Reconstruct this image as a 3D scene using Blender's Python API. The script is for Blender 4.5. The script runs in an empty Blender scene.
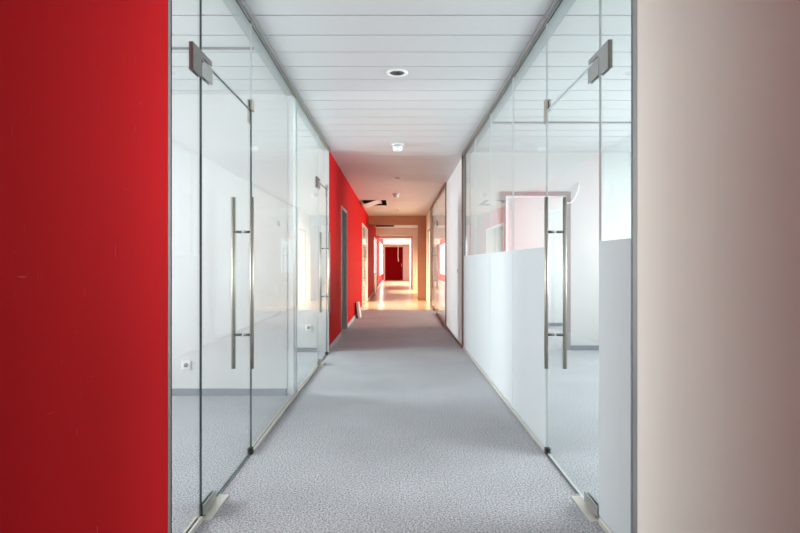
import bpy, bmesh, math, random
from mathutils import Vector, Matrix
random.seed(4)
S = bpy.context.scene
COL = S.collection

# ------------------------------------------------------------------ camera
cd = bpy.data.cameras.new('camera')
cd.sensor_width = 36.0
cd.lens = 557.0 / 800.0 * 36.0
cd.shift_x = 3.0 / 800.0
cd.shift_y = -3.5 / 800.0
cd.clip_start = 0.02
cam = bpy.data.objects.new('camera', cd)
cam.location = (0, 0, 1.2)
cam.rotation_euler = (math.radians(90), 0, 0)
COL.objects.link(cam)
S.camera = cam

# ------------------------------------------------------------------ world
w = bpy.data.worlds.new('sky'); S.world = w; w.use_nodes = True
bg = w.node_tree.nodes['Background']
bg.inputs[0].default_value = (0.82, 0.9, 1.0, 1)
bg.inputs[1].default_value = 2.0

# ------------------------------------------------------------------ daylight outside each window, plus added fill lamps
def daylight_fill(loc, size, power, col, direction, spread=160):
    l = bpy.data.lights.new('daylight_fill', 'AREA')
    l.shape = 'RECTANGLE'; l.size = size[0]; l.size_y = size[1]
    l.energy = power; l.color = col; l.spread = math.radians(spread)
    o = bpy.data.objects.new('daylight_fill', l)
    o.location = loc
    o.rotation_euler = Vector(direction).to_track_quat('-Z', 'Y').to_euler()
    COL.objects.link(o)
    return o

COOL = (0.95, 0.975, 1.0)
WARM = (1.0, 0.70, 0.47)
SOFT = (1.0, 0.86, 0.74)
daylight_fill((-5.3, 2.7, 1.65), (3.8, 1.9), 215, COOL, (1, 0, -0.10), 120)
daylight_fill((-5.3, 6.35, 1.65), (1.9, 1.9), 230, COOL, (1, 0, -0.12), 120)
daylight_fill((5.3, 2.7, 1.65), (3.8, 1.9), 180, COOL, (-1, 0, -0.10), 120)
daylight_fill((5.3, 6.0, 1.65), (2.2, 1.9), 130, COOL, (-1, 0, -0.12), 100)
daylight_fill((5.3, 9.2, 1.65), (2.2, 1.9), 155, COOL, (-1, 0, -0.12), 120)
daylight_fill((5.3, 13.1, 1.65), (3.4, 1.9), 230, SOFT, (-1, 0, -0.12), 120)  # added fill to brighten the middle of the corridor
daylight_fill((-4.4, 15.9, 1.9), (2.4, 1.4), 260, WARM, (1, 0, -0.38), 60)
daylight_fill((-2.0, 23.4, 1.8), (1.8, 1.0), 110, WARM, (1, 0, -0.7), 70)
daylight_fill((-2.1, 32.8, 1.6), (6.4, 2.0), 540, SOFT, (1, 0, -0.1), 150)
daylight_fill((2.1, 32.8, 1.6), (6.4, 2.0), 640, SOFT, (-1, 0, -0.1), 150)
daylight_fill((0.0, -4.3, 1.5), (2.6, 1.9), 8, COOL, (0, 1, 0), 140)  # added fill from an unseen lobby behind the camera

vs = S.view_settings
vs.view_transform = 'Standard'; vs.look = 'None'; vs.gamma = 1.0
vs.use_curve_mapping = False
vs.exposure = 0.02
cy = S.cycles
cy.max_bounces = 12; cy.diffuse_bounces = 6; cy.glossy_bounces = 6
cy.transparent_max_bounces = 48; cy.transmission_bounces = 8
cy.caustics_reflective = False; cy.caustics_refractive = False
cy.sample_clamp_indirect = 6.0
cy.use_denoising = True

# ------------------------------------------------------------------ materials
def srgb(r, g, b):
    f = lambda c: (c / 255 / 12.92) if c / 255 <= 0.04045 else ((c / 255 + 0.055) / 1.055) ** 2.4
    return (f(r), f(g), f(b), 1)

def mat(name, col, rough=0.6, metal=0.0, spec=0.5, noise=0.0, nscale=8.0, bump=0.0, bscale=200.0):
    m = bpy.data.materials.new(name); m.use_nodes = True
    nt = m.node_tree; b = nt.nodes['Principled BSDF']
    b.inputs['Base Color'].default_value = col
    b.inputs['Roughness'].default_value = rough
    b.inputs['Metallic'].default_value = metal
    b.inputs['Specular IOR Level'].default_value = spec
    tc = nt.nodes.new('ShaderNodeTexCoord')
    n = nt.nodes.new('ShaderNodeTexNoise'); n.inputs['Scale'].default_value = nscale
    n.inputs['Detail'].default_value = 4
    nt.links.new(tc.outputs['Object'], n.inputs['Vector'])
    mx = nt.nodes.new('ShaderNodeMix'); mx.data_type = 'RGBA'
    mx.inputs[6].default_value = tuple(c * (1 - noise) for c in col[:3]) + (1,)
    mx.inputs[7].default_value = tuple(min(1, c * (1 + noise)) for c in col[:3]) + (1,)
    nt.links.new(n.outputs['Fac'], mx.inputs[0])
    nt.links.new(mx.outputs[2], b.inputs['Base Color'])
    if bump:
        n2 = nt.nodes.new('ShaderNodeTexNoise'); n2.inputs['Scale'].default_value = bscale
        nt.links.new(tc.outputs['Object'], n2.inputs['Vector'])
        bp = nt.nodes.new('ShaderNodeBump'); bp.inputs['Strength'].default_value = bump
        bp.inputs['Distance'].default_value = 0.004
        nt.links.new(n2.outputs['Fac'], bp.inputs['Height'])
        nt.links.new(bp.outputs['Normal'], b.inputs['Normal'])
    return m

def glass_mat(name, tint, f0=0.04, gain=0.42):
    m = bpy.data.materials.new(name); m.use_nodes = True
    nt = m.node_tree; nt.nodes.clear()
    N = nt.nodes.new; L = nt.links.new
    out = N('ShaderNodeOutputMaterial')
    geo = N('ShaderNodeNewGeometry')
    dot = N('ShaderNodeVectorMath'); dot.operation = 'DOT_PRODUCT'
    L(geo.outputs['Normal'], dot.inputs[0]); L(geo.outputs['Incoming'], dot.inputs[1])
    ab = N('ShaderNodeMath'); ab.operation = 'ABSOLUTE'; L(dot.outputs['Value'], ab.inputs[0])
    om = N('ShaderNodeMath'); om.operation = 'SUBTRACT'; om.inputs[0].default_value = 1.0; L(ab.outputs[0], om.inputs[1])
    pw = N('ShaderNodeMath'); pw.operation = 'POWER'; pw.inputs[1].default_value = 5.0; L(om.outputs[0], pw.inputs[0])
    ma = N('ShaderNodeMath'); ma.operation = 'MULTIPLY_ADD'; ma.inputs[1].default_value = gain; ma.inputs[2].default_value = f0
    L(pw.outputs[0], ma.inputs[0])
    tr = N('ShaderNodeBsdfTransparent'); tr.inputs[0].default_value = tint
    gl = N('ShaderNodeBsdfGlossy'); gl.inputs['Roughness'].default_value = 0.0
    gl.inputs['Color'].default_value = (0.95, 0.98, 0.97, 1)
    mx = N('ShaderNodeMixShader')
    L(ma.outputs[0], mx.inputs[0]); L(tr.outputs[0], mx.inputs[1]); L(gl.outputs[0], mx.inputs[2])
    L(mx.outputs[0], out.inputs['Surface'])
    return m

def film_mat(name, cd_, ct_):
    m = bpy.data.materials.new(name); m.use_nodes = True
    nt = m.node_tree; nt.nodes.clear()
    N = nt.nodes.new; L = nt.links.new
    out = N('ShaderNodeOutputMaterial')
    d = N('ShaderNodeBsdfDiffuse'); d.inputs[0].default_value = cd_
    t = N('ShaderNodeBsdfTranslucent'); t.inputs[0].default_value = ct_
    mx = N('ShaderNodeMixShader'); mx.inputs[0].default_value = 0.6
    L(d.outputs[0], mx.inputs[1]); L(t.outputs[0], mx.inputs[2]); L(mx.outputs[0], out.inputs['Surface'])
    return m

def carpet_mat():
    m = bpy.data.materials.new('grey_carpet'); m.use_nodes = True
    nt = m.node_tree; b = nt.nodes['Principled BSDF']; L = nt.links.new; N = nt.nodes.new
    tc = N('ShaderNodeTexCoord')
    n1 = N('ShaderNodeTexNoise'); n1.inputs['Scale'].default_value = 110; n1.inputs['Detail'].default_value = 3
    n2 = N('ShaderNodeTexNoise'); n2.inputs['Scale'].default_value = 1.6; n2.inputs['Detail'].default_value = 5
    for n in (n1, n2): L(tc.outputs['Object'], n.inputs['Vector'])
    r1 = N('ShaderNodeValToRGB')
    r1.color_ramp.elements[0].position = 0.34; r1.color_ramp.elements[0].color = CARPET_D
    r1.color_ramp.elements[1].position = 0.66; r1.color_ramp.elements[1].color = CARPET_L
    L(n1.outputs['Fac'], r1.inputs[0])
    r2 = N('ShaderNodeValToRGB')
    r2.color_ramp.elements[0].position = 0.3; r2.color_ramp.elements[0].color = (0.86, 0.86, 0.86, 1)
    r2.color_ramp.elements[1].position = 0.7; r2.color_ramp.elements[1].color = (1, 1, 1, 1)
    L(n2.outputs['Fac'], r2.inputs[0])
    mu = N('ShaderNodeMix'); mu.data_type = 'RGBA'; mu.blend_type = 'MULTIPLY'; mu.inputs[0].default_value = 1
    L(r1.outputs[0], mu.inputs[6]); L(r2.outputs[0], mu.inputs[7]); L(mu.outputs[2], b.inputs['Base Color'])
    b.inputs['Roughness'].default_value = 0.95; b.inputs['Specular IOR Level'].default_value = 0.15
    bp = N('ShaderNodeBump'); bp.inputs['Strength'].default_value = 0.6; bp.inputs['Distance'].default_value = 0.004
    L(n1.outputs['Fac'], bp.inputs['Height']); L(bp.outputs[0], b.inputs['Normal'])
    return m
CARPET_D = (0.21, 0.21, 0.226, 1); CARPET_L = (0.68, 0.68, 0.70, 1)

def red_mat():
    m = bpy.data.materials.new('red_paint'); m.use_nodes = True
    nt = m.node_tree; b = nt.nodes['Principled BSDF']; L = nt.links.new; N = nt.nodes.new
    tc = N('ShaderNodeTexCoord')
    def streak(rot, sc, lo, hi):
        mp = N('ShaderNodeMapping'); mp.inputs['Rotation'].default_value = rot; mp.inputs['Scale'].default_value = sc
        L(tc.outputs['Object'], mp.inputs['Vector'])
        n = N('ShaderNodeTexNoise'); n.inputs['Scale'].default_value = 1.0; n.inputs['Detail'].default_value = 2
        L(mp.outputs[0], n.inputs['Vector'])
        r = N('ShaderNodeMapRange'); r.inputs[1].default_value = lo; r.inputs[2].default_value = hi
        L(n.outputs['Fac'], r.inputs[0]); return r.outputs[0]
    a = streak((0.5, 0, 0), (1, 90, 9), 0.70, 0.78)
    c = streak((-0.9, 0, 0), (1, 10, 80), 0.71, 0.79)
    zone = streak((0, 0, 0), (1, 2.2, 2.2), 0.5, 0.62)
    sm = N('ShaderNodeMath'); sm.operation = 'ADD'; L(a, sm.inputs[0]); L(c, sm.inputs[1])
    ml = N('ShaderNodeMath'); ml.operation = 'MULTIPLY'; L(sm.outputs[0], ml.inputs[0]); L(zone, ml.inputs[1])
    hf = N('ShaderNodeMath'); hf.operation = 'MULTIPLY'; hf.inputs[1].default_value = 0.35; L(ml.outputs[0], hf.inputs[0])
    mx = N('ShaderNodeMix'); mx.data_type = 'RGBA'
    mx.inputs[6].default_value = (0.56, 0.010, 0.014, 1); mx.inputs[7].default_value = (0.75, 0.25, 0.25, 1)
    L(hf.outputs[0], mx.inputs[0]); L(mx.outputs[2], b.inputs['Base Color'])
    b.inputs['Roughness'].default_value = 0.6; b.inputs['Specular IOR Level'].default_value = 0.03
    return m

def wood_mat():
    m = bpy.data.materials.new('warm_vinyl_floor'); m.use_nodes = True
    nt = m.node_tree; b = nt.nodes['Principled BSDF']; L = nt.links.new; N = nt.nodes.new
    tc = N('ShaderNodeTexCoord'); mp = N('ShaderNodeMapping'); mp.inputs['Scale'].default_value = (6, 0.6, 1)
    L(tc.outputs['Object'], mp.inputs['Vector'])
    n = N('ShaderNodeTexNoise'); n.inputs['Scale'].default_value = 3; n.inputs['Detail'].default_value = 6
    L(mp.outputs[0], n.inputs['Vector'])
    r = N('ShaderNodeValToRGB')
    r.color_ramp.elements[0].color = (0.42, 0.27, 0.17, 1); r.color_ramp.elements[1].color = (0.66, 0.50, 0.36, 1)
    L(n.outputs['Fac'], r.inputs[0]); L(r.outputs[0], b.inputs['Base Color'])
    b.inputs['Roughness'].default_value = 0.22
    return m

M = {
 'red': red_mat(),
 'deep_red': mat('deep_red_paint', (0.22, 0.003, 0.006, 1), 0.7, spec=0.02, noise=0.05),
 'cream': mat('cream_paint', (0.84, 0.80, 0.71, 1), 0.6, spec=0.1, noise=0.03, nscale=2),
 'white': mat('white_paint', (0.68, 0.69, 0.68, 1), 0.6, noise=0.02, nscale=2),
 'panel': mat('white_panel', (0.82, 0.83, 0.84, 1), 0.35, noise=0.01, nscale=2),
 'ceiling': mat('ceiling_plank', (0.64, 0.65, 0.655, 1), 0.38, spec=0.5, noise=0.01, nscale=3),
 'plenum': mat('plenum_black', (0.02, 0.02, 0.02, 1), 0.9, noise=0.1),
 'strip': mat('ceiling_edge_strip', (0.42, 0.46, 0.46, 1), 0.5, noise=0.02),
 'alu': mat('anodised_aluminium', (0.36, 0.36, 0.35, 1), 0.38, metal=0.8, noise=0.04, nscale=20),
 'alu_light': mat('satin_aluminium', (0.72, 0.69, 0.63, 1), 0.35, metal=0.7, noise=0.04, nscale=20),
 'alu_shaded': mat('shaded_aluminium', (0.17, 0.16, 0.15, 1), 0.4, metal=0.7, noise=0.05, nscale=20),
 'steel': mat('brushed_steel', (0.42, 0.39, 0.34, 1), 0.5, metal=1.0, noise=0.05, nscale=60),
 'steel_dark': mat('dark_steel', (0.20, 0.19, 0.17, 1), 0.35, metal=0.9, noise=0.05, nscale=60),
 'glass': glass_mat('clear_glass', (0.955, 0.985, 0.978, 1)),
 'edge_pale': mat('pale_joint_lit_edge', (0.60, 0.66, 0.66, 1), 0.5, noise=0.03),
 'edge': mat('green_glass_edge', (0.010, 0.045, 0.05, 1), 0.5, spec=0.15, noise=0.1, nscale=5),
 'film': film_mat('frosted_film', (0.84, 0.85, 0.86, 1), (0.42, 0.43, 0.435, 1)),
 'film_white': film_mat('opal_film', (0.90, 0.90, 0.89, 1), (0.92, 0.92, 0.91, 1)),
 'carpet': carpet_mat(),
 'wood': wood_mat(),
 'base': mat('grey_baseboard', (0.26, 0.28, 0.31, 1), 0.6, noise=0.04),
 'base_light': mat('pale_baseboard', (0.50, 0.50, 0.54, 1), 0.6, noise=0.04),
 'door_grey': mat('dark_grey_door', (0.075, 0.08, 0.08, 1), 0.5, noise=0.05),
 'frame': mat('taupe_door_frame', (0.34, 0.31, 0.31, 1), 0.5, noise=0.03),
 'frame_brown': mat('bronze_frame', (0.22, 0.14, 0.11, 1), 0.4, metal=0.4, noise=0.05),
 'brown': mat('terracotta_beam_paint', (0.38, 0.18, 0.12, 1), 0.6, noise=0.03),
 'peach': mat('peach_beam_paint', (0.66, 0.48, 0.36, 1), 0.6, noise=0.03),
 'plastic': mat('white_plastic', (0.85, 0.85, 0.84, 1), 0.35, noise=0.01),
 'black': mat('black_rubber', (0.01, 0.01, 0.01, 1), 0.6, noise=0.05),
 'dark_board': mat('dark_board', (0.05, 0.03, 0.03, 1), 0.6, noise=0.05),
}

# ------------------------------------------------------------------ helpers
class MB:
    def __init__(s): s.bm = bmesh.new()
    def box(s, x0, x1, y0, y1, z0, z1, mi=0):
        if x0 > x1: x0, x1 = x1, x0
        if y0 > y1: y0, y1 = y1, y0
        r = bmesh.ops.create_cube(s.bm, size=1.0)
        for v in r['verts']:
            v.co = Vector((x0 + (v.co.x + .5) * (x1 - x0), y0 + (v.co.y + .5) * (y1 - y0), z0 + (v.co.z + .5) * (z1 - z0)))
        for f in {f for v in r['verts'] for f in v.link_faces}: f.material_index = mi
        return s
    def prism(s, pts, axis, a0, a1):
        """pts: 2D outline; axis 'x': pts are (y,z)"""
        def P(p, a):
            return {'x': (a, p[0], p[1]), 'y': (p[0], a, p[1]), 'z': (p[0], p[1], a)}[axis]
        v0 = [s.bm.verts.new(P(p, a0)) for p in pts]; v1 = [s.bm.verts.new(P(p, a1)) for p in pts]
        n = len(pts)
        s.bm.faces.new(v0); s.bm.faces.new(list(reversed(v1)))
        for i in range(n):
            s.bm.faces.new((v0[i], v1[i], v1[(i + 1) % n], v0[(i + 1) % n]))
        return s
    def cyl(s, p0, p1, r, seg=20):
        p0 = Vector(p0); p1 = Vector(p1); d = p1 - p0
        q = d.to_track_quat('Z', 'Y').to_matrix().to_4x4()
        mtx = Matrix.Translation((p0 + p1) / 2) @ q
        rr = bmesh.ops.create_cone(s.bm, cap_ends=True, segments=seg, radius1=r, radius2=r, depth=d.length, matrix=mtx)
        for f in {f for v in rr['verts'] for f in v.link_faces}:
            if len(f.verts) == 4: f.smooth = True
        return s
    def lathe(s, prof, c=(0, 0, 0), seg=40, close=False):
        rings = []
        for (r, z) in prof:
            if r < 1e-6: rings.append([s.bm.verts.new((c[0], c[1], c[2] + z))])
            else: rings.append([s.bm.verts.new((c[0] + r * math.cos(2 * math.pi * k / seg), c[1] + r * math.sin(2 * math.pi * k / seg), c[2] + z)) for k in range(seg)])
        pairs = list(zip(rings, rings[1:]))
        if close: pairs.append((rings[-1], rings[0]))
        for a, b in pairs:
            for k in range(seg):
                k2 = (k + 1) % seg
                if len(a) == 1 and len(b) == 1: continue
                if len(a) == 1: f = s.bm.faces.new((a[0], b[k], b[k2]))
                elif len(b) == 1: f = s.bm.faces.new((a[k], a[k2], b[0]))
                else: f = s.bm.faces.new((a[k], a[k2], b[k2], b[k]))
                f.smooth = True
        return s
    def tube(s, pts, r, seg=8):
        pts = [Vector(p) for p in pts]; rings = []
        for i, p in enumerate(pts):
            t = (pts[min(i + 1, len(pts) - 1)] - pts[max(i - 1, 0)]).normalized()
            u = t.orthogonal().normalized() if not rings else (pu - t * pu.dot(t)).normalized()
            pu = u; v = t.cross(u)
            rings.append([s.bm.verts.new(p + r * (u * math.cos(2 * math.pi * k / seg) + v * math.sin(2 * math.pi * k / seg))) for k in range(seg)])
        for a, b in zip(rings, rings[1:]):
            for k in range(seg):
                f = s.bm.faces.new((a[k], a[(k + 1) % seg], b[(k + 1) % seg], b[k])); f.smooth = True
        s.bm.faces.new(list(reversed(rings[0]))); s.bm.faces.new(rings[-1])
        return s
    def build(s, name, m, parent=None, bevel=0):
        bmesh.ops.recalc_face_normals(s.bm, faces=s.bm.faces)
        me = bpy.data.meshes.new(name); s.bm.to_mesh(me); s.bm.free()
        for x in (m if isinstance(m, list) else [m]): me.materials.append(M[x])
        o = bpy.data.objects.new(name, me); COL.objects.link(o)
        if parent: o.parent = parent
        if bevel:
            b = o.modifiers.new('bevel', 'BEVEL'); b.width = bevel; b.segments = 2
            b.limit_method = 'ANGLE'
        return o

def tag(o, label=None, cat=None, group=None, kind=None):
    if label: o['label'] = label
    if cat: o['category'] = cat
    if group: o['group'] = group
    if kind: o['kind'] = kind
    return o
def struct(o, label=None, cat=None): return tag(o, label, cat, None, 'structure')
def empty(name, loc=(0, 0, 0)):
    o = bpy.data.objects.new(name, None); o.location = loc; COL.objects.link(o); o.empty_display_size = 0.1
    return o
def copy_tree(o, parent=None):
    c = o.copy(); COL.objects.link(c)
    if parent: c.parent = parent
    for ch in list(o.children): copy_tree(ch, c)
    return c

H = 2.73
XL, XR = -0.92, 0.945

def wall_y(x0, x1, y0, y1, holes=(), z0=0.0, z1=H):
    """wall running along Y with rectangular openings (ya,yb,za,zb)"""
    b = MB(); y = y0
    for (a, c, za, zb) in sorted(holes):
        if a > y: b.box(x0, x1, y, a, z0, z1)
        if za > z0: b.box(x0, x1, a, c, z0, za)
        if zb < z1: b.box(x0, x1, a, c, zb, z1)
        y = c
    if y1 > y: b.box(x0, x1, y, y1, z0, z1)
    return b
def wall_x(y0, y1, x0, x1, holes=(), z0=0.0, z1=H):
    b = MB(); x = x0
    for (a, c, za, zb) in sorted(holes):
        if a > x: b.box(x, a, y0, y1, z0, z1)
        if za > z0: b.box(a, c, y0, y1, z0, za)
        if zb < z1: b.box(a, c, y0, y1, zb, z1)
        x = c
    if x1 > x: b.box(x, x1, y0, y1, z0, z1)
    return b

# ------------------------------------------------------------------ floors
CE = 14.15
struct(MB().box(-5, 5, -4, CE, -0.1, 0).build('floor', 'carpet'), 'grey speckled carpet running down the corridor and into the glass rooms', 'floor')
struct(MB().box(-1.3, 5, CE, 40, -0.1, 0.0).build('floor', 'wood'), 'warm glossy floor at the far end of the corridor', 'floor')

# ------------------------------------------------------------------ ceiling of planks, with openings
HOLES = [(-0.86, -0.27, 13.55, 14.9), (-0.9, -0.12, 22.6, 23.7), (-0.9, -0.45, 26.6, 27.4),
         (-0.06, 0.06, 4.42, 4.54), (-0.06, 0.06, 9.94, 10.06), (-0.06, 0.06, 15.74, 15.86)]
b = MB()
pl0 = 3.44 - 0.3 * 25
k = 0
while True:
    ya = pl0 + 0.3 * k + 0.007; yb = pl0 + 0.3 * (k + 1) - 0.007; k += 1
    if ya > 40: break
    xa, xb = (-5, 5) if ya < 15.6 else (-1.3, 1.5)
    cuts = [h for h in HOLES if h[2] < yb and h[3] > ya]
    if not cuts:
        b.box(xa, xb, ya, yb, H, H + 0.02); continue
    h = cuts[0]
    b.box(xa, h[0], ya, yb, H, H + 0.02); b.box(h[1], xb, ya, yb, H, H + 0.02)
    if h[2] > ya + .002: b.box(h[0], h[1], ya, h[2], H, H + 0.02)
    if h[3] < yb - .002: b.box(h[0], h[1], h[3], yb, H, H + 0.02)
struct(b.build('ceiling', 'ceiling'), 'pale grey ceiling of wide metal planks laid across the corridor', 'ceiling')
b = MB()
b.box(-5.1, 5.1, -4.2, 15.7, 3.05, 3.15); b.box(-1.3, 1.5, 15.7, 40, 3.05, 3.15)
b.box(-5.15, -5.0, -4.2, 15.7, H, 3.05); b.box(5.0, 5.15, -4.2, 15.7, H, 3.05)
b.box(-1.45, -1.3, 15.7, 40.1, H + .02, 3.05); b.box(1.5, 1.65, 15.7, 40.1, H + .02, 3.05)
struct(b.build('ceiling', 'plenum'), 'dark void above the ceiling planks', 'ceiling')

# ------------------------------------------------------------------ solid walls
# corridor behind / beside the camera
struct(MB().box(-1.08, XL, -4, 2.235, 0, H).build('wall_left', 'red'), 'scuffed red wall close on the left in front of the glass', 'wall')
struct(MB().box(XR, 1.1, -4, 2.19, 0, H).build('wall_right', 'cream'), 'plain cream wall close on the right in front of the glass', 'wall')
struct(wall_x(-4.15, -4.0, -5, 5, [(-1.2, 1.2, 0.5, 2.5)]).build('wall_back', 'white'))
# aluminium end profiles against the walls
struct(MB().box(-0.955, -0.918, 2.235, 2.262, 0, H).build('trim_1', 'alu'))
struct(MB().box(0.943, 0.98, 2.19, 2.23, 0, H).build('trim_2', 'alu'))

# left rooms
struct(wall_y(-5.0, -4.85, -4, 7.65, [(0.7, 4.6, 0.75, 2.5), (5.5, 7.2, 0.75, 2.5)]).build('wall_far_left', 'white'))
struct(MB().box(-4.85, -1.08, -0.1, 0.0, 0, H).build('wall_left_room_front', 'white'))
struct(MB().box(-4.85, -0.995, 5.05, 5.15, 0, H).build('wall_left_room_back', 'white'), 'white partition wall seen through the near left glass door', 'wall')
struct(MB().box(-4.85, -0.935, 7.5, 7.6, 0, H).build('wall_left_second_room_back', 'white'), 'white wall behind the second left glass door', 'wall')
struct(MB().box(-0.995, -0.94, 5.055, 5.145, 0, H).build('trim_3', 'panel'), 'white post where the partition meets the left glass', 'trim')
struct(MB().box(-4.8, -1.0, 5.035, 5.05, 0, 0.062).build('baseboard_left_room', 'base'), 'dark grey baseboard under the white wall behind the near left glass door', 'baseboard')
struct(MB().box(-4.8, -1.07, 7.485, 7.5, 0, 0.062).build('baseboard_left_second_room', 'base'), 'grey baseboard under the white wall behind the second left glass door', 'baseboard')
# red wall with openings
LW = [(9.15, 10.2, 0, 2.15), (14.65, 17.5, 0, 2.25), (22.3, 25.2, 0.75, 2.2), (29.4, 36.2, 0.5, 2.3)]
struct(wall_y(-1.10, XL, 7.6, 39.6, LW).build('wall_left', 'red'), 'long red wall beyond the left glass partitions', 'wall')
b = MB()
for a, c in ((7.62, 9.09), (10.26, 14.6), (17.6, 39.3)): b.box(XL, XL + 0.012, a, c, 0, 0.07)
struct(b.build('baseboard_left', 'base_light'), 'pale baseboard along the foot of the long red wall', 'baseboard')

# right rooms
struct(wall_y(4.85, 5.0, -4, 15.6, [(0.7, 4.6, 0.75, 2.5), (4.9, 7.2, 0.75, 2.5), (8.2, 10.2, 0.75, 2.5), (11.3, 14.9, 0.75, 2.5)]).build('wall_far_right', 'white'))
struct(MB().box(1.1, 4.85, -0.1, 0.0, 0, H).build('wall_right_room_front', 'white'))
DX0, DX1, DZ = 1.50, 2.34, 2.13
struct(wall_x(7.7, 7.82, 1.02, 4.85, [(DX0, DX1, 0, DZ)]).build('wall_right_room_back', 'white'), 'white back wall with a doorway, seen through the near right glass', 'wall')
b = MB()
b.box(1.03, DX0 - 0.06, 7.685, 7.7, 0, 0.062); b.box(DX1 + 0.06, 4.8, 7.685, 7.7, 0, 0.062)
struct(b.build('baseboard_right_room', 'base'), 'dark grey baseboard beside the doorway behind the right glass', 'baseboard')
struct(MB().box(1.1, 4.85, 10.6, 10.72, 0, H).build('wall_right_second_room_back', 'white'), 'white wall seen through the doorway behind the right glass', 'wall')
struct(MB().box(1.12, 4.8, 10.585, 10.6, 0, 0.062).build('baseboard_right_second_room', 'base'), 'dark baseboard far inside the doorway behind the right glass', 'baseboard')
# white panel wall, then bronze framed glass, then cream wall
struct(MB().box(0.97, 1.12, 10.58, 10.72, 0, H).build('trim_21', 'panel'))
struct(MB().box(1.0, 5.0, 15.5, 15.62, 0, H).build('wall_right_third_room_back', 'white'))
RW = [(15.75, 17.0, 0, 2.2), (29.4, 36.2, 0.4, 2.3)]
struct(wall_y(XR, 1.12, 15.55, 39.6, RW).build('wall_right', 'cream'), 'cream wall at the far right end of the corridor', 'wall')

# room windows on the outside walls (frames round the openings)
def room_window(n, x, y0, y1, z0, z1):
    b = MB(); t = 0.05
    b.box(x - .03, x + .03, y0, y1, z0, z0 + t); b.box(x - .03, x + .03, y0, y1, z1 - t, z1)
    m = int(round((y1 - y0) / 1.2)); 
    for i in range(m + 1):
        yy = y0 + (y1 - y0 - t) * i / m
        b.box(x - .03, x + .03, yy, yy + t, z0 + t, z1 - t)
    struct(b.build('window_%d' % n, 'panel'), None, None)
wn = 1
for args in ((-4.92, 0.7, 4.6, .75, 2.5), (-4.92, 5.5, 7.2, .75, 2.5), (4.92, 0.7, 4.6, .75, 2.5),
             (4.92, 4.9, 7.2, .75, 2.5), (4.92, 8.2, 10.2, .75, 2.5), (4.92, 11.3, 14.9, .75, 2.5)):  # last one is added to let the mid-corridor fill lamp in
    room_window(wn, *args); wn += 1

# far windows in the corridor walls: reveals and sill panel
def far_window(x, y0, y1, z0, z1, label, panel=True):
    global wn
    e = empty('window_%d' % wn, (x, y0, 0)); wn += 1
    struct(e, label, 'window')
    b = MB(); t = 0.05; w_ = 0.04
    b.box(-w_, w_, 0, y1 - y0, z0, z0 + t).box(-w_, w_, 0, y1 - y0, z1 - t, z1)
    b.box(-w_, w_, 0, t, z0 + t, z1 - t).box(-w_, w_, y1 - y0 - t, y1 - y0, z0 + t, z1 - t)
    b.build('frame', 'panel', e)
    if panel:
        s_ = 1 if x < 0 else -1
        MB().box(s_ * .086, s_ * .105, 0, y1 - y0, 0.0, z0).build('sill_panel', 'base_light', e)
    return e
struct(wall_y(-4.2, -4.05, 14.3, 18.0, [(14.8, 17.4, 0.8, 2.4)]).build('wall_left_far_room', 'white'))
struct(MB().box(-4.2, -1.1, 17.9, 18.0, 0, H).box(-4.2, -1.1, 14.2, 14.3, 0, H).build('wall_left_far_room_ends', 'white'))
struct(MB().box(-4.2, -1.3, 15.7, 18.0, H, H + .03).build('ceiling', 'white'))
struct(MB().box(-4.2, -1.3, 14.3, 18.0, -0.1, -0.001).build('floor', 'base'))
far_window(-1.01, 22.3, 25.2, .75, 2.2, 'bright window along the red wall, past the first beam')
far_window(-1.01, 29.4, 36.2, .5, 2.3, 'long bright window on the left just before the dark red end wall', False)
far_window(1.04, 29.4, 36.2, .4, 2.3, 'long bright window on the right just before the dark red end wall', False)

# white reveals lining the far left windows
b = MB()
for (a, c, za, zb) in LW[2:]:
    b.box(-1.10, XL + .004, c - 0.012, c + 0.05, za, zb + 0.05)
    b.box(-1.10, XL + .004, a, c - .012, zb - 0.01, zb + 0.05)
struct(b.build('trim_4', 'panel'), 'white reveals round the windows in the long red wall', 'trim')

# beams and piers across the far corridor
def portal(y0, y1, xr, zb, m, lab, nm):
    b = MB(); b.box(XL, XR, y0, y1, zb, H - .001); b.box(xr, XR, y0, y1, 0, zb)
    struct(b.build(nm, m), lab, 'wall')
portal(18.0, 18.35, 0.68, 2.44, 'brown', 'terracotta coloured beam and pier nearest down the corridor', 'trim_5')
portal(24.2, 24.6, 0.70, 2.40, 'peach', 'second peach coloured beam and pier down the corridor', 'trim_6')
portal(28.6, 28.9, 0.72, 2.46, 'white', 'third, white beam and pier before the bright end', 'trim_7')
portal(36.6, 36.9, 0.84, 2.44, 'cream', 'last beam before the dark red end wall', 'trim_8')
# end wall
struct(wall_x(39.3, 39.5, -1.1, 1.12, [(-0.85, 0.42, 0, 2.33)]).build('wall_end', 'cream'), 'cream wall closing the far end of the corridor', 'wall')
e = empty('door_1', (-0.85, 39.35, 0)); struct(e, 'deep red door panel closing the far end of the corridor', 'door')
MB().box(0.0, 1.27, 0, 0.05, 0.0, 2.33).build('door_leaf', 'deep_red', e)
MB().box(1.16, 1.19, -0.03, -0.0, 0.95, 1.15).build('door_handle', 'steel', e)

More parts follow.
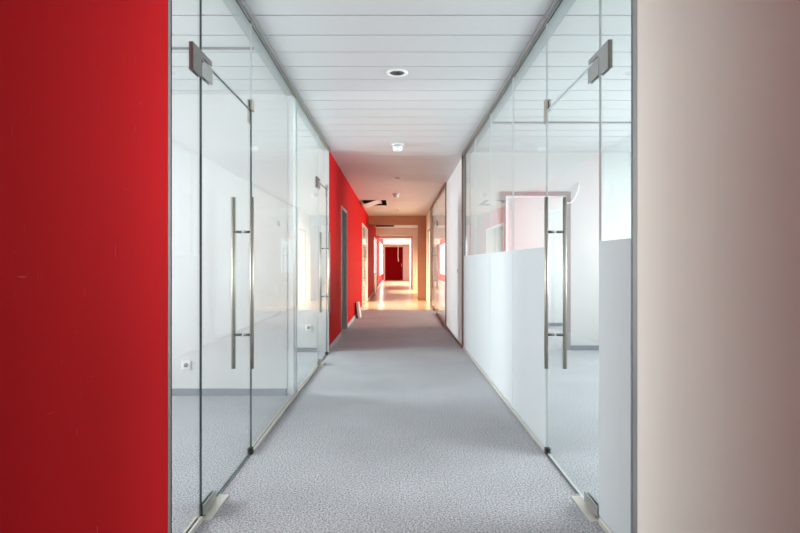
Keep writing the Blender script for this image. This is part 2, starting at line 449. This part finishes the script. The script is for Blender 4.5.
# ------------------------------------------------------------------ dark grey door in the red wall
e = empty('door_2', (XL, 9.15, 0)); struct(e, 'dark grey door recessed in the long red wall', 'door')
b = MB(); b.box(-0.18, 0.006, 0.0, 0.05, 0, 2.15).box(-0.18, 0.006, 1.0, 1.05, 0, 2.15).box(-0.18, 0.006, 0.05, 1.0, 2.10, 2.15)
b.build('frame', 'frame', e)
MB().box(-0.10, -0.06, 0.05, 1.0, 0.0, 2.10).build('door_leaf', 'door_grey', e)
b = MB(); b.cyl((-0.06, 0.14, 1.05), (-0.01, 0.14, 1.05), .009, 12); b.cyl((-0.012, 0.14, 1.05), (-0.012, 0.26, 1.05), .009, 12)
b.build('door_handle', 'steel', e)

# white door at far right
e = empty('door_3', (XR, 15.75, 0)); struct(e, 'white door in the cream wall past the bronze framed glass', 'door')
b = MB(); b.box(0.175, -0.012, 0.0, 0.06, 0, 2.2).box(0.175, -0.012, 1.19, 1.25, 0, 2.2).box(0.175, -0.012, 0.06, 1.19, 2.14, 2.2)
b.build('frame', 'frame', e)
MB().box(0.02, 0.06, 0.06, 1.19, 0.0, 2.14).build('door_leaf', 'panel', e)
b = MB(); b.cyl((0.02, 1.08, 1.05), (-0.03, 1.08, 1.05), .01, 12); b.cyl((-0.03, 1.08, 1.05), (-0.03, 0.95, 1.05), .01, 12)
b.build('door_handle', 'steel', e)

# doorway frame in the right room's back wall
e = empty('door_4', (DX0, 7.70, 0)); struct(e, 'open doorway with taupe frame in the white wall behind the right glass', 'doorway')
wd = DX1 - DX0; b = MB()
b.box(-0.055, 0.0, -0.02, 0.13, 0, DZ + 0.055).box(wd, wd + 0.055, -0.02, 0.13, 0, DZ + 0.055).box(0, wd, -0.02, 0.13, DZ, DZ + 0.055)
b.build('frame', 'frame', e)
b = MB(); b.box(0.0, 0.012, 0.0, 0.12, 0, DZ).box(wd - 0.012, wd, 0.0, 0.12, 0, DZ).box(0.012, wd - .012, 0.0, 0.12, DZ - .012, DZ)
b.build('jamb_lining', 'panel', e)
# hinged white leaf swung open into the room behind
MB().box(0.02, 0.06, 0.14, 0.94, 0.005, DZ - .02).build('door_leaf', 'panel', e)

# ------------------------------------------------------------------ glass partitions
def pane(x, y0, y1, z0, z1, t=0.010):
    """glass slab: mirror-smooth broad faces, dark green edges"""
    b = MB(); b.box(x - t / 2, x + t / 2, y0 + .0015, y1 - .0015, z0, z1)
    b.bm.faces.ensure_lookup_table(); bmesh.ops.recalc_face_normals(b.bm, faces=b.bm.faces)
    for f in b.bm.faces: f.material_index = 0 if abs(f.normal.x) > 0.5 else 1
    return b
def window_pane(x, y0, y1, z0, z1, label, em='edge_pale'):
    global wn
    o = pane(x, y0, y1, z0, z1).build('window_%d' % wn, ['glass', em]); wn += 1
    struct(o, label, 'window'); return o
def frost(parent_obj, x, y0, y1, z0, z1, fm='film'):
    s_ = 1 if x > 0 else -1
    o = MB().box(x - s_ * .0055, x - s_ * .0070, y0 + .003, y1 - .003, z0, z1).build('frosted_film', fm, parent_obj)
    o['label'] = 'white frosted film on the glass'
    return o

ZT = H - 0.012
ZD = 2.155     # top of the glass doors
# left
window_pane(XL, 2.262, 2.61, 0.012, ZT, 'narrow clear glass sidelight beside the near red wall', 'edge')
window_pane(XL, 2.61, 3.51, ZD + .006, ZT, 'glass panel above the near left glass door')
window_pane(XL, 3.51, 5.10, 0.012, ZT, 'wide clear glass panel between the near left door and the white post')
window_pane(XL, 5.10, 6.47, 0.012, ZT, 'clear glass panel between the white post and the second left door')
window_pane(XL, 6.47, 7.30, ZD + .006, ZT, 'glass panel above the second left glass door')
window_pane(XL, 7.30, 7.495, 0.012, ZT, 'narrow clear glass panel against the long red wall')
# right
FZ = 1.30
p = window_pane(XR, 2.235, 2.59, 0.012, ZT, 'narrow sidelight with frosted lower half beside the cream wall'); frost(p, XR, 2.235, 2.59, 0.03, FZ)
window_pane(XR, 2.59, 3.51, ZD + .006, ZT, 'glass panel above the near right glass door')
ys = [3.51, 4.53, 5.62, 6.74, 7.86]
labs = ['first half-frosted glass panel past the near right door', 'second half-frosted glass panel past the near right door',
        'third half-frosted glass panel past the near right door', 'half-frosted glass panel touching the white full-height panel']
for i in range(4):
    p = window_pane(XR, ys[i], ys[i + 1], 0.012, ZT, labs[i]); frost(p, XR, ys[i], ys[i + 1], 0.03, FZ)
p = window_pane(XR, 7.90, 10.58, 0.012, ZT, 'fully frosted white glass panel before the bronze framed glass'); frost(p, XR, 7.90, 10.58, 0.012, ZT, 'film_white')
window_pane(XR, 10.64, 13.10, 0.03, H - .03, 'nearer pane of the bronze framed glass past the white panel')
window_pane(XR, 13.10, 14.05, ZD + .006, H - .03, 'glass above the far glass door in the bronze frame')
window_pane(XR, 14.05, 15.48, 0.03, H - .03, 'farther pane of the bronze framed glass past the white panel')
window_pane(-0.95, 14.70, 15.15, 0.012, 2.245, 'narrow pane before the far glass door in the red wall')
window_pane(-0.95, 15.15, 16.10, ZD + .006, 2.245, 'low glass strip above the far glass door in the red wall')
window_pane(-0.95, 16.10, 17.45, 0.012, 2.245, 'pane past the far glass door in the red wall')
struct(MB().box(-1.104, -.914, 14.65, 14.70, 0, 2.25).box(-1.104, -.914, 17.45, 17.5, 0, 2.25).box(-1.104, -.914, 14.7, 17.45, 2.247, 2.262).build('trim_22', 'panel'), 'white frame round the far glass door in the red wall', 'trim')
b = MB()
for a in (10.58, 15.48): b.box(XR - .025, XR + .03, a, a + .05 if a > 11 else a + .06, 0.03, H - .03)
b.box(XR - .025, XR + .03, 10.58, 13.08, 0, .03); b.box(XR - .025, XR + .03, 14.07, 15.53, 0, .03); b.box(XR - .025, XR + .03, 10.58, 15.53, H - .03, H)
struct(b.build('trim_9', 'frame_brown'), 'bronze frame round the far right glass', 'trim')
struct(MB().box(0.915, 0.975, 7.862, 7.898, 0, H).build('trim_10', 'frame_brown'), 'brown upright between the frosted glass and the white panel', 'trim')

# head profiles (under the ceiling) and foot profiles
def head(x, y0, y1, n, lab, m='alu'):
    s_ = 1 if x > 0 else -1; b = MB()
    b.box(x - s_ * .035, x - s_ * .027, y0, y1, H - .022, H).box(x - s_ * .012, x - s_ * .006, y0, y1, H - .022, H)
    b.box(x + s_ * .006, x + s_ * .012, y0, y1, H - .022, H)
    b.box(x - s_ * .027, x - s_ * .012, y0, y1, H - .016, H)
    b.box(x - s_ * .006, x + s_ * .006, y0, y1, H - .010, H)
    struct(b.build('trim_%d' % n, m), lab, 'trim')
head(XL, 2.262, 7.5, 11, 'dark metal channel along the ceiling above the left glass')
head(XR, 2.235, 7.86, 12, 'dark metal channel along the ceiling above the right glass')
def strip(x0, x1, y0, y1, n, lab):
    struct(MB().box(x0, x1, y0, y1, H - .012, H).build('trim_%d' % n, 'strip'), lab, 'trim')
strip(-1.01, XL - .014, 2.275, 5.05, 13, 'grey ceiling edge strip inside the near left room')
strip(-1.01, XL - .014, 5.15, 7.5, 14, 'grey ceiling edge strip inside the second left room')
strip(XR + .014, 1.035, 2.235, 7.69, 15, 'grey ceiling edge strip inside the right room')
struct(MB().box(-4.8, -1.015, 3.95, 3.967, H - .014, H).build('trim_23', 'alu'), 'thin dark ceiling joint across the near left room', 'trim')
struct(MB().box(1.04, 4.8, 6.03, 6.055, H - .014, H).build('trim_24', 'alu'), 'thin dark ceiling joint across the near right room', 'trim')
def foot(x, segs, n, lab):
    b = MB()
    for a, c in segs:
        b.box(x - .017, x - .006, a, c, 0, .022).box(x + .006, x + .017, a, c, 0, .022).box(x - .006, x + .006, a, c, 0, .011)
    struct(b.build('trim_%d' % n, 'alu_light'), lab, 'trim')
foot(XL, [(2.275, 2.59), (3.52, 6.45), (7.32, 7.49)], 16, 'pale metal floor channel holding the left glass')
foot(XR, [(2.235, 2.57), (3.53, 7.86)], 17, 'pale metal floor channel holding the right glass')
for x, a, c, n, l in ((XL, 2.9, 3.5, 18, 'thin floor joint under the near left door'), (XR, 2.9, 3.5, 19, 'thin floor joint under the near right door'), (XL, 6.76, 7.3, 20, 'thin floor joint under the second left door')):
    struct(MB().box(x - .006, x + .006, a, c, 0, .003).box(x - .014, x - .010, a, c, 0, .003).build('trim_%d' % n, 'alu'), l, 'trim')
struct(MB().box(XR - .035, XR - .018, 7.9, 13.08, 0, .03).build('baseboard_right', 'frame_brown'), 'brown floor profile below the white panel and bronze glass', 'baseboard')

# ------------------------------------------------------------------ glass doors
def glass_door(n, x, yh, yk, label):
    """hinge line at yh, strike at yk"""
    s_ = 1 if x > 0 else -1       # outwards, into the room
    e = empty('door_%d' % n, (x, yh, 0)); struct(e, label, 'door')
    W = yk - yh
    pane(0, 0.0, W, 0.012, ZD).build('glass_leaf', ['glass', 'edge' if x < 0 else 'edge_pale'], e)  # right leaves: light on the edges is put into a paler colour
    # top patch fitting: L plate on sidelight and overpanel + lower plate on the leaf, one pair each side of the glass
    for sd in (-1, 1):
        a, c = sorted((sd * .0052, sd * .0105))
        up = MB().prism([(-0.118, 2.065), (-0.012, 2.065), (-0.012, 2.145), (0.01, 2.165), (0.13, 2.165), (0.13, 2.19), (-0.118, 2.19)], 'x', a, c).build('hinge_plate', 'alu_shaded' if x < 0 else 'alu', e, .002)  # left upper plate: its shading is put into a darker metal colour
        lo = MB().prism([(-0.006, 2.075), (0.14, 2.075), (0.14, 2.15), (0.014, 2.15), (-0.006, 2.135)], 'x', a, c).build('hinge_plate', 'alu', e, .002)
    MB().prism([(-0.124, 2.065), (-0.1185, 2.065), (-0.1185, 2.19), (-0.124, 2.19)], 'x', -.009, .009).build('hinge_gasket', 'steel_dark', e)
    # stop at the strike corner of the overpanel
    b = MB(); b.box(-.016, -.0055, W - .03, W + .02, ZD - .075, ZD + .07); b.box(.0055, .016, W - .03, W + .02, ZD + .0, ZD + .07)
    b.build('corner_stop', 'steel', e, .002)
    # floor closer plate, with bottom patch fitting
    MB().box(-s_ * .052, s_ * .012, -0.01, 0.27, 0, .004).build('floor_plate', 'alu_light', e)
    for sd in (-1, 1):
        a, c = sorted((sd * .0052, sd * .012))
        MB().box(a, c, 0.005, 0.19, 0.012, 0.062).build('bottom_patch', 'alu', e, .002)
    MB().cyl((0, 0.03, 0.004), (0, 0.03, 0.02), .012, 14).build('pivot', 'steel_dark', e)
    MB().box(-.014, .014, W - .03, W + .006, 0.004, 0.04).build('edge_stop', 'black', e)
    # pull handles joined through the glass by two standoffs
    hy = W - 0.19
    for sd in (-1, 1):
        MB().cyl((sd * .055, hy, 0.57), (sd * .055, hy, 1.592), .012, 24).build('pull_handle', 'steel', e)
    for z in (.772, 1.385):
        for sd in (-1, 1):
            MB().cyl((sd * .0052, hy, z), (sd * .047, hy, z), .008, 16).build('standoff', 'steel_dark', e)
    return e
glass_door(5, XL, 2.61, 3.51, 'clear glass door with steel bar handles on the near left')
glass_door(6, XR, 2.59, 3.51, 'clear glass door with steel bar handles on the near right')
glass_door(7, XL, 6.47, 7.30, 'second clear glass door on the left, next to the red wall')

glass_door(8, XR, 13.10, 14.05, 'far glass door with bar handles inside the bronze framed glass')
glass_door(9, -0.95, 15.15, 16.10, 'far glass door with bar handles in the long red wall')

# ------------------------------------------------------------------ ceiling fittings
def downlight(x, y, label):
    t = empty('downlight', (x, y, H))
    MB().lathe([(.062, .0), (.062, -.006), (.078, -.009), (.088, -.005), (.089, 0)], seg=48, close=True).build('trim_ring', 'plastic', t)
    MB().lathe([(.062, 0), (.059, .0), (.046, .07), (.0, .07), (.0, .072), (.05, .072), (.062, .02)], seg=40).build('reflector', 'steel_dark', t)
    MB().lathe([(0, .012), (.022, .014), (.026, .022), (.026, .07), (0, .07)], seg=24).build('bulb', 'steel', t)
    return tag(t, label, 'ceiling light', 'round recessed downlights in the corridor ceiling')
downlight(0, 4.48, 'round recessed ceiling light nearest the camera')
downlight(0, 10.0, 'round recessed ceiling light between the two white smoke detectors')
downlight(0, 15.8, 'round recessed ceiling light beyond both smoke detectors')
def detector(x, y, label):
    t = empty('smoke_detector', (x, y, H))
    MB().lathe([(0, -.001), (.08, -.001), (.082, -.006), (.078, -.012), (0, -.012)], seg=40).build('base', 'plastic', t)
    MB().lathe([(0, -.012), (.066, -.012), (.066, -.018), (0, -.018)], seg=40).build('gap_ring', 'steel_dark', t)
    MB().lathe([(0, -.018), (.060, -.018), (.062, -.055), (.054, -.078), (.034, -.088), (0, -.09)], seg=40).build('sensor_head', 'plastic', t)
    return tag(t, label, 'smoke detector', 'white smoke detectors in the corridor ceiling')
detector(0.01, 7.2, 'nearer white smoke detector hanging under the corridor ceiling')
detector(-0.02, 12.3, 'farther white smoke detector, next to the opened ceiling panel')

# bent plank hanging in the opened ceiling
b = MB(); n = 16; prev = None
top = []
for i in range(n + 1):
    u = i / n; x = -0.85 + 0.46 * u
    z = H - 0.035 - 0.055 * math.cos(u * math.pi) * (1 if u < .5 else 0.9)
    top.append((x, z))
outline = [(x, z + .006) for x, z in top] + [(x, z) for x, z in reversed(top)]
b.prism(outline, 'y', 13.62, 14.5)
tag(b.build('loose_ceiling_plank', 'ceiling'), 'bent pale plank sagging out of the opened ceiling above the red wall', 'ceiling panel')

# ------------------------------------------------------------------ sockets, switch, cables
def socket(x, y, z, nrm, label):
    """nrm: 'y-' faces the camera"""
    t = empty('wall_socket', (x, y, z))
    MB().box(-.041, .041, -.009, 0, -.041, .041).build('faceplate', 'plastic', t, .003)
    MB().lathe([(.030, 0), (.030, .003), (.021, .003), (.021, -.0), (.030, 0)], seg=28).build('socket_ring', 'plastic', t)
    t.children[-1].rotation_euler = (math.radians(90), 0, 0); t.children[-1].location = (0, -.009, 0)
    o = MB().lathe([(0, .0005), (.020, .0005), (.020, .0015), (0, .0015)], seg=24).build('socket_well', 'alu', t)
    o.rotation_euler = (math.radians(90), 0, 0); o.location = (0, -.009, 0)
    return tag(t, label, 'socket')
socket(-1.91, 5.05, 0.275, 'y-', 'white wall socket low on the white wall behind the near left glass')
socket(-1.19, 7.50, 0.33, 'y-', 'white wall socket low on the wall behind the second left glass door')
t = empty('light_switch', (XR - .007, 8.55, 1.08))
MB().box(-.010, 0, -.04, .04, -.04, .04).build('faceplate', 'plastic', t, .003)
MB().box(-.014, -.010, -.027, .027, -.027, .027).build('rocker', 'base_light', t, .002)
tag(t, 'small light switch on the white full-height panel at right', 'switch')

def bez(p, n=24):
    out = []
    for i in range(n + 1):
        u = i / n; a, b_, c, d = [Vector(q) for q in p]
        out.append(a * (1 - u) ** 3 + b_ * 3 * u * (1 - u) ** 2 + c * 3 * u * u * (1 - u) + d * u ** 3)
    return out
b = MB(); b.tube(bez([(2.30, 7.66, 2.10), (2.32, 7.655, 1.96), (2.46, 7.64, 2.0), (2.52, 7.69, 2.32)]), .009)
tag(b.build('cable', 'plastic'), 'loose white cable looping from the top corner of the doorway', 'cable')
b = MB(); b.tube(bez([(0.05, 38.0, 2.73), (0.12, 38.0, 2.2), (0.02, 38.0, 1.7), (0.1, 38.0, 1.3)]), .018)
tag(b.build('cable', 'plastic'), 'pale cable dangling in front of the dark red end door', 'cable')

# ------------------------------------------------------------------ boards leaning on the red wall
def board(x, y, ln, h, th, m, label, tilt=0.13):
    """long edge along Y; stands on the floor, top tipped towards the wall"""
    o = MB().box(0, th, 0, ln, 0, h).build('leaning_board', m, None, .002)
    o.location = (x, y, 0.001); o.rotation_euler = (0, -tilt, 0)
    return tag(o, label, 'board', 'boards leaning on the red wall')
board(-0.876, 12.1, .35, .33, .026, 'dark_board', 'dark board leaning on the red wall behind the white one')
board(-0.842, 12.05, .35, .34, .05, 'plastic', 'white board leaning on the red wall in front of the dark one')
board(-0.845, 20.9, .35, .32, .05, 'plastic', 'white board leaning on the red wall far past the first beam')
